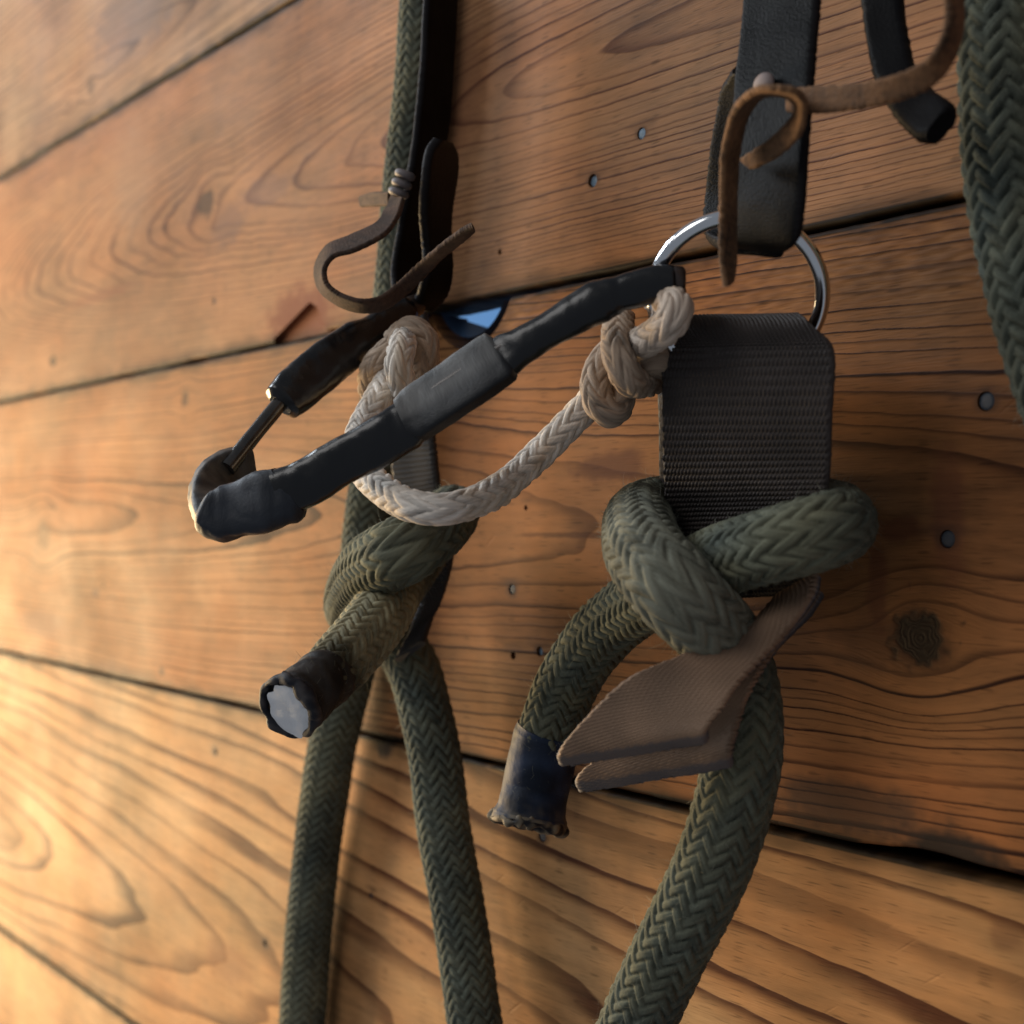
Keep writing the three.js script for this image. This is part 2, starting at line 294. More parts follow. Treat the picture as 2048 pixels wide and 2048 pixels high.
const TH = 0.02;
function boardGeo(b) {
  const xs = []; for (let x = -1.7; x <= 0.3001; x += 0.004) xs.push(x); xs.push(-0.55, -0.16); xs.sort((p, q) => p - q);
  const nib = (x, e) => 0.0007 * n2(x * 22 + b.seed * 9, e * 7) + 0.0004 * n2(x * 110 + b.seed * 3, e * 5);
  const prof = [[-TH, 0, 0], [-0.006, 0, 0], [-0.0012, 0, 0], [-0.0003, 0, 0.0004], [0, 0, 0.0012], [0, 0.33, 0], [0, 0.66, 0], [0, 1, -0.0012], [-0.0003, 1, -0.0004], [-0.0012, 1, 0], [-0.006, 1, 0], [-TH, 1, 0]];
  const ys = (x, e) => (e ? b.y1 - 0.0007 + nib(x, 1) + (b.topEdge ? b.topEdge(x) : 0) : b.y0 + 0.0007 + nib(x, 0) + (b.lowEdge ? b.lowEdge(x) : 0));
  return grid(xs.length, prof.length, (i, j) => {
    const x = xs[i], [z, f, dy] = prof[j], lo = ys(x, 0), hi = ys(x, 1);
    return V(x, lerp(lo, hi, f) + dy, z + (b.proud || 0));
  }, { uv: (i, j) => { const x = xs[i], [, f] = prof[j % prof.length], y = lerp(ys(x, 0), ys(x, 1), f); return [uOfX(x), (y - b.y0) / (b.y1 - b.y0)]; }, capStart: true, capEnd: true, flip: true });
}
const wall = thing('plank_wall', 'wall of wide varnished brown pine boards with dark joints behind the tack', 'wall', V(-0.7, 0, 0));
wall.userData.kind = 'structure';

const red = [0.045, 0.012, 0.008], grey = [0.10, 0.085, 0.075], brown = [0.07, 0.028, 0.014];
const BOARDS = [
  { seed: 1, warp: 0.8, band: 0.35, y0: SEAM.A, y1: 0.40, early: [0.24, 0.142, 0.078], late: [0.08, 0.044, 0.027], sp: 0.0055, grow: 0.01, b: 0.07, xc: P(160, 150).x, yc: P(160, 150).y, dir: 1, slope: 0, wob: 0.007, relief: 1,
    knots: [[172, 165, 0.004, 0.5], [130, 200, 0.003, 0.4]], stainsAndShade: [[250, 25, 0.07, 0.03, [0.10, 0.075, 0.07], 0.6], [20, 250, 0.02, 0.03, [0.3, 0.2, 0.12], 0.4]] },
  { seed: 2, warp: 1, band: 0.34, y0: SEAM.B, y1: SEAM.A, early: [0.230, 0.114, 0.054], late: [0.060, 0.021, 0.013], sp: 0.0048, grow: 0.06, b: 0.085, xc: P(1560, 20).x, yc: 0.151, dir: -1, slope: 0, wob: 0.0055, relief: 1,
    knots: [[390, 380, 0.0062, 0.8], [100, 683, 0.003, 0.8]], stainsAndShade: [[430, 425, 0.02, 0.012, [0.12, 0.07, 0.055], 0.55], [500, 360, 0.03, 0.008, [0.13, 0.075, 0.06], 0.5], [565, 605, 0.035, 0.016, [0.15, 0.045, 0.022], 0.95], [185, 560, 0.06, 0.004, [0.14, 0.05, 0.025], 0.6], [100, 683, 0.005, 0.0035, [0.03, 0.015, 0.01], 0.9], [250, 340, 0.03, 0.04, [0.26, 0.16, 0.10], 0.4], [870, 170, 0.02, 0.03, [0.14, 0.06, 0.03], 0.5]] },  // the brown patch beside the left strap is its cast shadow painted in
  { seed: 3, warp: 1.1, band: 0.3, y0: SEAM.C, y1: SEAM.B, early: [0.232, 0.098, 0.036], late: [0.026, 0.007, 0.004], sp: 0.0044, grow: 0.012, b: 0.062, xc: P(40, 985).x, yc: 0.004, dir: 1, slope: 0.006, wob: 0.0055, relief: 1.2, fuzzTop: true,
    knots: [[1735, 1205, 0.0066, 1], [82, 1012, 0.0085, 0.6], [350, 748, 0.0034, 0.85], [195, 1102, 0.002, 0.7]],
    stainsAndShade: [[1735, 1207, 0.011, 0.009, [0.03, 0.012, 0.008], 0.75], [1650, 1215, 0.016, 0.009, brown, 0.55], [225, 1285, 0.05, 0.012, [0.12, 0.055, 0.035], 0.6], [80, 1180, 0.05, 0.01, [0.13, 0.075, 0.055], 0.5], [965, 1110, 0.0045, 0.004, [0.09, 0.05, 0.035], 0.6], [1600, 1530, 0.035, 0.008, [0.045, 0.028, 0.02], 0.75], [1790, 1625, 0.02, 0.007, [0.015, 0.012, 0.012], 0.95], [1150, 880, 0.022, 0.006, [0.08, 0.025, 0.016], 0.6], [1790, 970, 0.006, 0.02, [0.10, 0.03, 0.018], 0.45], [180, 1120, 0.006, 0.004, [0.06, 0.035, 0.03], 0.7], [305, 1270, 0.004, 0.003, [0.03, 0.02, 0.02], 0.8], [1120, 1010, 0.05, 0.0012, [0.06, 0.018, 0.01], 0.7], [1655, 1110, 0.004, 0.014, [0.07, 0.02, 0.012], 0.6], [1700, 1000, 0.009, 0.004, [0.07, 0.02, 0.012], 0.6]],
    lowEdge: (x) => 0.0014 * Math.exp(-(((x + 0.225) / 0.012) ** 2)) + 0.0012 * sstep(-0.27, -0.2, x) },
  { seed: 4, warp: 0.4, band: 0.42, y0: SEAM.D, y1: SEAM.C, early: [0.31, 0.158, 0.064], late: [0.062, 0.020, 0.008], sp: 0.0105, grow: 0.0, b: 0.105, xc: P(-150, 1600).x, yc: -0.197, dir: 1, slope: 0.02, wob: 0.0075, relief: 1.6,
    stainsAndShade: [[1900, 1760, 0.006, 0.004, [0.14, 0.06, 0.03], 0.5], [405, 1415, 0.004, 0.003, [0.06, 0.05, 0.05], 0.8], [500, 1780, 0.004, 0.003, [0.03, 0.02, 0.02], 0.9], [430, 1820, 0.03, 0.012, [0.2, 0.08, 0.035], 0.5], [725, 1400, 0.008, 0.006, [0.02, 0.02, 0.02], 0.9]] },
  { seed: 5, warp: 0.8, band: 0.4, y0: -0.45, y1: SEAM.D, early: [0.36, 0.2, 0.09], late: [0.19, 0.08, 0.03], sp: 0.008, grow: 0, b: 0.06, xc: -1.6, yc: -0.3, dir: 1, slope: 0, wob: 0.008, relief: 1 },
];
// nail heads and old nail holes: [u, v, radius, kind]
const NAILS = [[1210, 252, 0.0018, 'blue'], [1118, 341, 0.0021, 'sunk'], [1860, 757, 0.0023, 'nail'], [1787, 1017, 0.0022, 'nail'], [966, 1112, 0.0018, 'nail'], [943, 476, 0.0010, 'hole'], [968, 1237, 0.0014, 'hole'], [1018, 1229, 0.0016, 'sunk'], [992, 958, 0.0009, 'hole'], [1105, 716, 0.0008, 'hole'], [404, 569, 0.0013, 'nail'], [407, 1418, 0.0013, 'hole'], [500, 1780, 0.0013, 'hole'], [1023, 1578, 0.0019, 'nail'], [700, 1690, 0.0010, 'nail']];
for (const [u, v, r, kind] of NAILS) for (const b of BOARDS) { const p = P(u, v, 0); if (p.y > b.y0 && p.y < b.y1) b.stainsAndShade.push([u, v, r * 1.9, r * 1.5, [0.05, 0.026, 0.016], kind === 'hole' ? 0.35 : 0.6], [u, v - 14, r * 5, r * 1.2, [0.06, 0.03, 0.02], 0.3]); }
const csg = new Evaluator(); csg.useGroups = false; csg.attributes = ['position', 'normal', 'uv'];
const peg = (x, y, r, z0, z1, seg = 20) => { const g = new THREE.CylinderGeometry(r, r, z1 - z0, seg); g.rotateX(Math.PI / 2); g.translate(x, y, (z0 + z1) / 2); return g; };
let cutBoard = null;
const cut = (base, g) => { const q = g.attributes.position, uv = g.attributes.uv; for (let i = 0; i < q.count; i++) uv.setXY(i, uOfX(q.getX(i)), (q.getY(i) - cutBoard.y0) / (cutBoard.y1 - cutBoard.y0)); const a = new Brush(base), b = new Brush(g); a.updateMatrixWorld(); b.updateMatrixWorld(); return csg.evaluate(a, b, SUBTRACTION).geometry; };
for (const b of BOARDS) {
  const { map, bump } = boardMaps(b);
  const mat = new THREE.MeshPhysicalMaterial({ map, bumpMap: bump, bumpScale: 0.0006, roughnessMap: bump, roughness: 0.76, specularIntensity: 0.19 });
  cutBoard = b;
  let geo = boardGeo(b);
  for (const [u, v, r, kind] of NAILS) {
    const p = P(u, v, 0); if (p.y < b.y0 || p.y > b.y1) continue;
    geo = cut(geo, peg(p.x, p.y, r * (kind === 'hole' ? 1 : 1.06), kind === 'hole' ? -0.012 : -0.004, 0.01));
  }
  if (b.seed === 3) { const g = new THREE.CylinderGeometry(0.0235, 0.036, 0.06, 64); g.rotateX(Math.PI / 2); g.translate(-0.4235, 0.0905, -0.01); geo = cut(geo, g); }
  if (b.seed === 2) {   // a splinter broken out of the lower edge
    const q = [P(516, 640), P(584, 570), P(597, 578), P(614, 612)], sh = new THREE.Shape(q.map((p) => new THREE.Vector2(p.x, p.y)).concat(new THREE.Vector2(q[3].x, q[3].y - 0.02), new THREE.Vector2(q[0].x, q[0].y - 0.02)));
    const g = new THREE.ExtrudeGeometry(sh, { depth: 0.02, bevelEnabled: false }); g.translate(0, 0, -0.0035); geo = cut(geo, g);
  }
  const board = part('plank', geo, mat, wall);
  if (b.seed === 3) { const g = new THREE.CylinderGeometry(0.0233, 0.0338, 0.047, 40, 1, true, -1.02, 2.04); g.rotateX(Math.PI / 2); g.translate(-0.4235, 0.0905, -0.0245); part('hole_shade_shell', g, new THREE.MeshStandardMaterial({ color: new THREE.Color().setRGB(0.016, 0.035, 0.075), roughness: 0.5, side: THREE.DoubleSide }), board); }  // added navy shell, shade of the hole's inner wall put into its colour
  for (const [u, v, r, kind] of NAILS) {
    const p = P(u, v, 0); if (p.y < b.y0 || p.y > b.y1 || kind === 'hole') continue;
    const z = kind === 'sunk' ? -0.0008 : -0.0002, pr = [[0, 0], [r * 0.6, -0.00005], [r * 0.9, -0.0002], [r, -0.0005], [r, -0.003]].map(([a, c]) => new THREE.Vector2(a, c));
    const g = new THREE.LatheGeometry(pr.reverse(), 24); g.rotateX(Math.PI / 2); g.translate(p.x, p.y, z); part('nail_head', g, kind === 'nail' ? MAT.nail : MAT.bluish, board);
  }
}
for (const [y, parts] of [[SEAM.A, [[-1.7, 0.3]]], [SEAM.B, [[-1.7, -0.56], [-0.37, 0.3]]], [SEAM.C, [[-1.7, 0.3]]], [SEAM.D, [[-1.7, 0.3]]]])
  for (const [x0, x1] of parts) { const g = new THREE.BoxGeometry(x1 - x0, 0.05, 0.008); g.translate((x0 + x1) / 2, y, -TH - 0.0065); part('backing_strip', g, MAT.backing, wall); }

{ // daylight outdoors, seen through the hole in the board
  const g = new THREE.SphereGeometry(1.2, 24, 16, 0, Math.PI * 2, 0, Math.PI), m = new THREE.MeshStandardMaterial({ color: 0x000000, emissive: new THREE.Color().setRGB(0.085, 0.235, 0.50), side: THREE.DoubleSide });
  g.scale(0.5, 0.5, 0.25); g.translate(-1.1, 0.15, -0.9); const sky = new THREE.Mesh(g, m); sky.name = 'sky'; sky.userData = { kind: 'structure', label: 'blue daylight seen through the hole in the board' }; scene.add(sky);
}
// ---------------------------------------------------------------- green ropes
const fuzzy = [];
const olive = [0.100, 0.106, 0.078];
const oliveTint = (o, phi, low) => { const m = 0.9 + 0.35 * n2(o.s * 30 + o.p.x * 7, 3); return [olive[0] * m * (1 + 0.1 * low), olive[1] * m, olive[2] * m * (1 - 0.15 * low)]; };
{
  const pts = [[806, -40, .0105], [802, 10, .0105], [792, 171, .0105], [771, 342, .0105], [757, 513, .0105], [738, 680, .0105], [715, 850, .0105], [700, 950, .0105], [686, 1080, .0105], [672, 1210, .0108], [652, 1300, .0115], [628, 1400, .0125], [612, 1500, .0125], [598, 1605, .0118], [582, 1760, .0108], [570, 1932, .0105], [562, 2060, .0105]];
  const t = thing('hanging_rope', 'green braided rope hanging down the wall behind the left strap and lit board', 'rope', P(571, 1900, 0.01), 'loose green ropes on the wall');
  const rope = part('braided_rope', ropeGeo(pts.map((p) => [...p, 0.0096]), { tint: oliveTint, around: 140, ds: 0.0006 }), MAT.rope, t); fuzzy.push([t, rope, 1500, 100]);
}
{
  const pts = [[1893, -60, .0105], [1893, 0, .0105], [1894, 150, .0105], [1907, 351, .0105], [1938, 506, .0105], [1980, 659, .0105], [2022, 780, .0105], [2080, 920, .0105]];
  const t = thing('hanging_rope', 'thick green braided rope down the right border of the picture', 'rope', P(1900, 300, 0.01), 'loose green ropes on the wall');
  const rope = part('braided_rope', ropeGeo(pts.map((p) => [...p, 0.0101]), { tint: oliveTint, spin: 0.3, a1: 0.002, a2: 0.00028, N: 14, lay: 0.0047 }), MAT.rope, t); fuzzy.push([t, rope, 700, 200000]);
}
// fine hairs standing off a rope's surface
function fuzzGeo(rope, n, len, seed, skip = 0) {
  const p = rope.geometry.attributes.position, q = rope.geometry.attributes.normal, pos = [], nor = [], idx = []; let h = seed;
  const off = V(), rnd = () => hash(h++); let o = rope; while (o && o !== scene) { off.add(o.position); o = o.parent; }
  for (let i = 0; i < n; i++) {
    const k = Math.floor(rnd() * p.count), a = V().fromBufferAttribute(p, k), d = V().fromBufferAttribute(q, k), t = V(rnd() - 0.5, rnd() - 0.5, rnd() - 0.5).multiplyScalar(1.9), b = V(rnd() - 0.5, rnd() - 0.5, rnd() - 0.5), l = len * (0.3 + rnd() * rnd());
    a.add(off); const base = pos.length / 3, w = 0.000036;
    for (let s = 0; s <= 4; s++) { const f = s / 4, c = a.clone().addScaledVector(d, l * (f - 0.55 * f * f)).addScaledVector(t, l * f).addScaledVector(b, l * f * f), dir = V().crossVectors(t, d).normalize(); for (const e of [-1, 1]) { const z = c.clone().addScaledVector(dir, e * w * (1 - 0.6 * f)); pos.push(z.x, z.y, z.z); nor.push(d.x, d.y, d.z); } if (s) { const m = base + s * 2; idx.push(m - 2, m - 1, m, m - 1, m + 1, m); } }
  }
  const g = new THREE.BufferGeometry(); g.setAttribute('position', new THREE.Float32BufferAttribute(pos, 3)); g.setAttribute('normal', new THREE.Float32BufferAttribute(nor, 3)); g.setIndex(idx); return g;
}
const FUZZ = new THREE.MeshStandardMaterial({ color: new THREE.Color().setRGB(0.2, 0.2, 0.15), roughness: 0.9, side: THREE.DoubleSide });
const addFuzz = (t, rope, n, seed) => { const f = part('loose_fibres', fuzzGeo(rope, n * 3, 0.003, seed), FUZZ, t); f.userData.kind = 'stuff'; };
for (const a of fuzzy) addFuzz(...a);
// right rein: taped end, over the webbing, round its back, over again, then down
const darkTape = (base, tan, k) => (q, dn, lump, f) => { const w = clamp(0.5 + 0.9 * n3(q.x * 180, q.y * 180, q.z * 180)), e = Math.max(sstep(k, 1, f), 0) * clamp(0.5 + 1.2 * n3(q.x * 500, q.y * 500, q.z * 500)); return base.map((c, i) => lerp(c * (0.4 + 1.1 * w), tan[i], e)); };
{
  const pts = [
    [1000, 1545, .034, .0094], [1012, 1480, .032, .0094], [1032, 1400, .029, .0095], [1066, 1300, .024, .0096], [1118, 1215, .022, .0096], [1180, 1155, .024, .0095], [1245, 1115, .030, .0093], [1320, 1075, .038, .0090], [1400, 1045, .044, .0089], [1490, 1020, .044, .0089], [1560, 1000, .037, .0091], [1583, 985, .024, .0092], [1548, 968, .0115, .0092],
    [1420, 955, .0095, .0090], [1300, 955, .0105, .0090], [1226, 965, .026, .0092], [1206, 1000, .046, .0098], [1228, 1060, .058, .0104], [1275, 1115, .060, .0106], [1325, 1165, .053, .0102], [1368, 1215, .040, .0098], [1395, 1290, .034, .0098], [1404, 1400, .034, .0099], [1388, 1500, .036, .0099], [1357, 1600, .038, .0099], [1318, 1690, .04, .0099], [1262, 1800, .042, .0099], [1202, 1932, .044, .0099], [1150, 2060, .045, .0099]];
  const t = thing('rein_rope', 'green braided rein knotted round the right webbing with a black taped end', 'rope', P(1260, 1100, 0.03), 'knotted reins');
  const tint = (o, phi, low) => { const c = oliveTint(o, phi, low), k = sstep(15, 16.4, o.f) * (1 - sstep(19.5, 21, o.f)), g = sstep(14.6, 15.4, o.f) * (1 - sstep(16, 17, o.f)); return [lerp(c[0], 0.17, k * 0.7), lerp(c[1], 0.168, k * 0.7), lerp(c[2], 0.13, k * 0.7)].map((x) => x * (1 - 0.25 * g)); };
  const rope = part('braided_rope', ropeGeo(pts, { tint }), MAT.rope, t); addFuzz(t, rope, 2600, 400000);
  const rows = [[1037, 1378, .0282, .0099], [1032, 1396, .0286, .0103], [1018, 1455, .031, .0103], [1010, 1490, .032, .0104], [1003, 1525, .034, .0105], [1000, 1540, .0345, .0113], [998, 1552, .035, .0116]];
  const tape = part('tape_whipping', barGeo(rows.map(([u, v, h, r]) => ({ p: P(u, v, h), w: r, d: r, e: 2 })), { around: 90, ds: 0.0004, rough: 0.00035, rough2: 0.00012, colorOf: darkTape([0.014, 0.024, 0.050], [0.13, 0.105, 0.075], 0.78), seed: 4 }), MAT.tape, t);
  const rim = [], rc = P(997, 1553, .0351), rd = P(997, 1560, .0353).sub(P(1012, 1480, .032)).normalize(), e1 = V(0, 0, 1).addScaledVector(rd, -rd.z).normalize(), e2 = V().crossVectors(rd, e1);
  for (let i = 0; i <= 40; i++) { const a = i / 40 * Math.PI * 2; rim.push(rc.clone().addScaledVector(e1, Math.cos(a) * 0.0104).addScaledVector(e2, Math.sin(a) * 0.0104).addScaledVector(rd, 0.0012 * n2(Math.cos(a) * 2.5 + 5, Math.sin(a) * 2.5))); }
  const rg = barGeo(rim.map((p, i) => ({ p, w: 0.0019 + 0.0011 * n2(i * 0.9, 3), d: 0.0017, e: 2 })), { around: 18, ds: 0.0004, rough: 0.0014, rough2: 0.0003, colorOf: (q) => { const w = clamp(0.3 + 1.6 * n3(q.x * 420, q.y * 420, q.z * 420)); return [lerp(0.01, 0.2, w), lerp(0.01, 0.16, w), lerp(0.013, 0.11, w)]; } });
  part('melted_rim', rg, MAT.tape, t, 'melted lumpy black and tan rim of the taped rope end');
}
{
  const pts = [
    [552, 1330, .112, .0078], [589, 1301, .1045, .0080], [620, 1272, .097, .0084], [655, 1236, .088, .0091], [708, 1172, .072, .0095], [748, 1105, .054, .0093], [790, 1050, .036, .0090], [818, 1012, .026, .0088], [844, 980, .022, .0088], [853, 965, .030, .0088], [845, 978, .046, .0090], [808, 1010, .062, .0096], [765, 1035, .070, .0104], [710, 1065, .068, .0104], [672, 1115, .056, .0098], [668, 1160, .038, .0092], [700, 1190, .028, .0092], [745, 1210, .023, .0093], [780, 1262, .021, .0094], [802, 1340, .020, .0094], [818, 1413, .019, .0094], [838, 1569, .017, .0094], [866, 1725, .016, .0094], [894, 1920, .016, .0094], [915, 2060, .016, .0094]];
  const t = thing('rein_rope', 'green braided rein knotted on the left with a taped end showing white core', 'rope', P(740, 1100, 0.03), 'knotted reins');
  const tint = (o, phi, low) => { const c = oliveTint(o, phi, low), k = (1 - sstep(4.3, 5.4, o.f)); const soot = clamp((1 - sstep(1.9, 3.2, o.f)) * (0.75 + 0.9 * low)); return [lerp(c[0], 0.24, k), lerp(c[1], 0.215, k), lerp(c[2], 0.135, k)].map((x) => x * (1 - 0.8 * soot)); };
  const rope = part('braided_rope', ropeGeo(pts, { tint, around: 150, ds: 0.0005, spin: 0.9 }), MAT.rope, t); addFuzz(t, rope, 2000, 600000);
  const rows = [[618, 1273, .0973, .0084], [612, 1280, .099, .0088], [602, 1290, .1015, .0086], [588, 1301, .1048, .0086], [570, 1316, .1085, .0085], [560, 1324, .1106, .0089], [553, 1329, .112, .0089], [549, 1332, .1128, .0084]];
  part('tape_whipping', barGeo(rows.map(([u, v, h, r]) => ({ p: P(u, v, h), w: r, d: r, e: 2 })), { around: 90, ds: 0.0004, rough: 0.0006, rough2: 0.00025, colorOf: darkTape([0.020, 0.018, 0.017], [0.03, 0.035, 0.045], 0.8), seed: 9 }), MAT.tape, t);
  const c0 = P(549, 1332, .1128), dirv = P(549, 1332, .1128).sub(P(612, 1280, .099)).normalize();
  const e1 = V(0, 1, 0).addScaledVector(dirv, -dirv.y).normalize(), e2 = V().crossVectors(dirv, e1);
  const disc = grid(9, 48, (i, j) => { const a = j / 48 * Math.PI * 2, rr = (i === 8 ? 0.00001 : (1 - i / 8)) * 0.0084 * (1 - 0.04 + 0.24 * n2(Math.cos(a) * 1.9 + 4, Math.sin(a) * 1.9)); const p = c0.clone().addScaledVector(dirv, 0.0017 - 0.0004 * (1 - i / 8) ** 4).addScaledVector(e1, Math.cos(a) * rr - 0.0008).addScaledVector(e2, Math.sin(a) * rr * 0.82); return p.addScaledVector(dirv, 0.00016 * n3(p.x * 400, p.y * 400, p.z * 400)); });
  if (V().fromArray(disc.attributes.normal.array, 48 * 9).dot(dirv) < 0) { const nn = disc.attributes.normal.array, ix = disc.index.array; for (let i = 0; i < nn.length; i++) nn[i] *= -1; for (let i = 0; i < ix.length; i += 3) [ix[i], ix[i + 1]] = [ix[i + 1], ix[i]]; }
  part('white_core', disc, MAT.plastic, t, 'cut white core of the rope');
  const rim = []; for (let i = 0; i <= 44; i++) { const a = i / 44 * Math.PI * 2; rim.push(c0.clone().addScaledVector(dirv, 0.0006 + 0.0008 * n2(Math.cos(a) * 2.5, Math.sin(a) * 2.5)).addScaledVector(e1, Math.cos(a) * 0.0086).addScaledVector(e2, Math.sin(a) * 0.0086)); }
  part('melted_rim', barGeo(rim.map((p, i) => ({ p, w: 0.0015 + 0.0010 * n2(i * 0.28, 9), d: 0.0015, e: 2 })), { around: 16, ds: 0.0005, rough: 0.0012, rough2: 0.0002, colorOf: (q) => { const w = clamp(0.1 + 1.3 * n3(q.x * 420, q.y * 420, q.z * 420)); return [lerp(0.012, 0.06, w), lerp(0.013, 0.055, w), lerp(0.018, 0.055, w)]; } }), MAT.tape, t);
}

// ---------------------------------------------------------------- webbing straps
const ribs = (pitch, amp, dot) => (w, s) => { const row = Math.floor(s / pitch), f = s / pitch - row; return amp * Math.pow(Math.sin(Math.PI * f), 0.6) * (0.62 + 0.38 * Math.cos(2 * Math.PI * (w / dot + 0.5 * (row & 1)))); };
{
  const t = thing('webbing_strap', 'dark brown ribbed webbing strap folded over the chrome ring on the right', 'strap', P(1410, 800, 0.03), 'webbing straps');
  const L = [[1300, 640, .020], [1295, 612, .030], [1283, 606, .040], [1264, 626, .047], [1256, 660, .048], [1256, 800, .045], [1259, 910, .039], [1266, 990, .032], [1290, 1060, .030], [1330, 1130, .028]];
  const R = [[1500, 640, .012], [1505, 606, .020], [1510, 604, .030], [1535, 622, .036], [1566, 655, .037], [1564, 800, .036], [1560, 905, .034], [1548, 980, .032], [1530, 1050, .030], [1530, 1120, .028]];
  const wc = (p, w, s, side, lump, f) => { const d = 0.029 + 0.010 * lump + 0.008 * n2(w * 3000, s * 3000), u = sstep(0.25, 0.08, f); return [d * 1.1 + 0.02 * u, d * 0.82 + 0.015 * u, d * 0.72 + 0.011 * u]; };
  part('front_layer', strapGeo(L, R, 0.0017, { ds: 0.0002, dw: 0.00028, weave: ribs(0.00147, 0.0008, 0.0012), colorOf: wc, seed: 3 }), MAT.web, t);
  const Lb = [[1300, 650, .012], [1262, 680, .024], [1249, 720, .026], [1249, 800, .026], [1252, 910, .024], [1262, 990, .022], [1300, 1080, .02]];
  const Rb = [[1500, 650, .012], [1530, 680, .02], [1540, 720, .022], [1540, 800, .022], [1540, 905, .022], [1530, 980, .02], [1500, 1080, .02]];
  part('back_layer', strapGeo(Lb, Rb, 0.0022, { ds: 0.0004, dw: 0.0006, weave: ribs(0.0016, 0.0004, 0.00125), colorOf: wc, seed: 5 }), MAT.web, t);
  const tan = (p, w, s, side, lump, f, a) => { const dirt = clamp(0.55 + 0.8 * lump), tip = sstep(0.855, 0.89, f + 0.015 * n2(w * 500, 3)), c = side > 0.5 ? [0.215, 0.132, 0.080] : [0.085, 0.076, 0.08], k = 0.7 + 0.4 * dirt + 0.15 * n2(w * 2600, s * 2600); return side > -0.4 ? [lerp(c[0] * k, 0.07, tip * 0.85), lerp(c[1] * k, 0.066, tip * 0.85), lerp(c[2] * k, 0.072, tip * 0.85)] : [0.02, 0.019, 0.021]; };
  const L1 = [[1470, 1130, .030], [1416, 1184, .042], [1350, 1214, .052], [1282, 1242, .060], [1194, 1280, .068], [1122, 1345, .072], [1060, 1418, .073], [1062, 1437, .0695]], R1 = [[1540, 1090, .030], [1529, 1129, .033], [1477, 1198, .040], [1430, 1245, .047], [1388, 1290, .053], [1354, 1341, .058], [1328, 1376, .061], [1330, 1394, .0575]];
  part('upper_tail', strapGeo(L1, R1, 0.0026, { ds: 0.00025, dw: 0.0003, weave: (w, s) => ribs(0.0012, 0.0003, 0.0012)(w, s + w * 0.25), colorOf: tan, seed: 8, edgeRough: 0.0006, jag: 0.0012 }), MAT.web, t, 'dusty tan upper webbing tail jutting out below the knot');
  const L2 = [[1480, 1150, .020], [1430, 1210, .032], [1370, 1255, .042], [1300, 1300, .050], [1220, 1360, .057], [1150, 1418, .060], [1094, 1466, .061], [1098, 1486, .0575]], R2 = [[1545, 1120, .022], [1525, 1153, .026], [1457, 1228, .034], [1426, 1276, .039], [1399, 1331, .043], [1385, 1378, .046], [1374, 1422, .049], [1376, 1440, .0455]];
  part('lower_tail', strapGeo(L2, R2, 0.0026, { ds: 0.00025, dw: 0.0004, weave: (w, s) => ribs(0.0012, 0.0003, 0.0012)(w, s + w * 0.25), colorOf: tan, seed: 12, edgeRough: 0.0007, jag: 0.0012 }), MAT.web, t);
}
{
  const t = thing('webbing_strap', 'black webbing strap seen edge on behind the white cord on the left', 'strap', P(780, 800, 0.03), 'webbing straps');
  const wc = (p, w, s, side, lump) => { const d = 0.016 + 0.006 * lump; return [d, d * 0.85, d * 0.8]; };
  const L = [[752, 590, .03], [742, 640, .033], [738, 720, .033], [742, 810, .032], [748, 900, .031], [762, 980, .030], [790, 1060, .028], [800, 1120, .028], [780, 1180, .030], [752, 1245, .034]];
  const R = [[800, 590, .026], [806, 640, .028], [808, 720, .028], [814, 810, .027], [822, 890, .026], [832, 960, .024], [850, 1040, .022], [836, 1110, .022], [816, 1160, .024], [795, 1215, .030]];
  part('webbing', strapGeo(L, R, 0.0028, { ds: 0.0004, dw: 0.0006, weave: ribs(0.0016, 0.0004, 0.00125), colorOf: wc, seed: 21, edgeRough: 0.0005 }), MAT.web, t);
}

// ---------------------------------------------------------------- rings
function ringThing(label, center, R, tube, normal, group) {
  const t = thing('harness_ring', label, 'ring', center, group);
  const g = new THREE.TorusGeometry(R, tube, 28, 140); g.applyQuaternion(new THREE.Quaternion().setFromUnitVectors(V(0, 0, 1), normal.clone().normalize())); g.translate(center.x, center.y, center.z);
  part('ring', g, MAT.chrome, t);
  const b = new THREE.CylinderGeometry(tube * 1.06, tube * 1.06, 0.0007, 24); // weld bead
  const q = new THREE.Quaternion().setFromUnitVectors(V(0, 0, 1), normal.clone().normalize()), at = V(-Math.cos(0.95) * R, Math.sin(0.95) * R, 0).applyQuaternion(q), ax = V(Math.sin(0.95), Math.cos(0.95), 0).applyQuaternion(q);
  b.applyQuaternion(new THREE.Quaternion().setFromUnitVectors(V(0, 1, 0), ax)); b.translate(center.x + at.x, center.y + at.y, center.z + at.z); part('weld_bead', b, MAT.chrome, t);
  return t;
}
{
  const c = P(1391, 560, 0.041), n = eye.clone().sub(c).normalize().addScaledVector(V(0, 1, 0), -0.45);
  ringThing('shiny chrome ring hanging in the right black strap above the brown webbing', c, 0.0208, 0.0019, n);
}

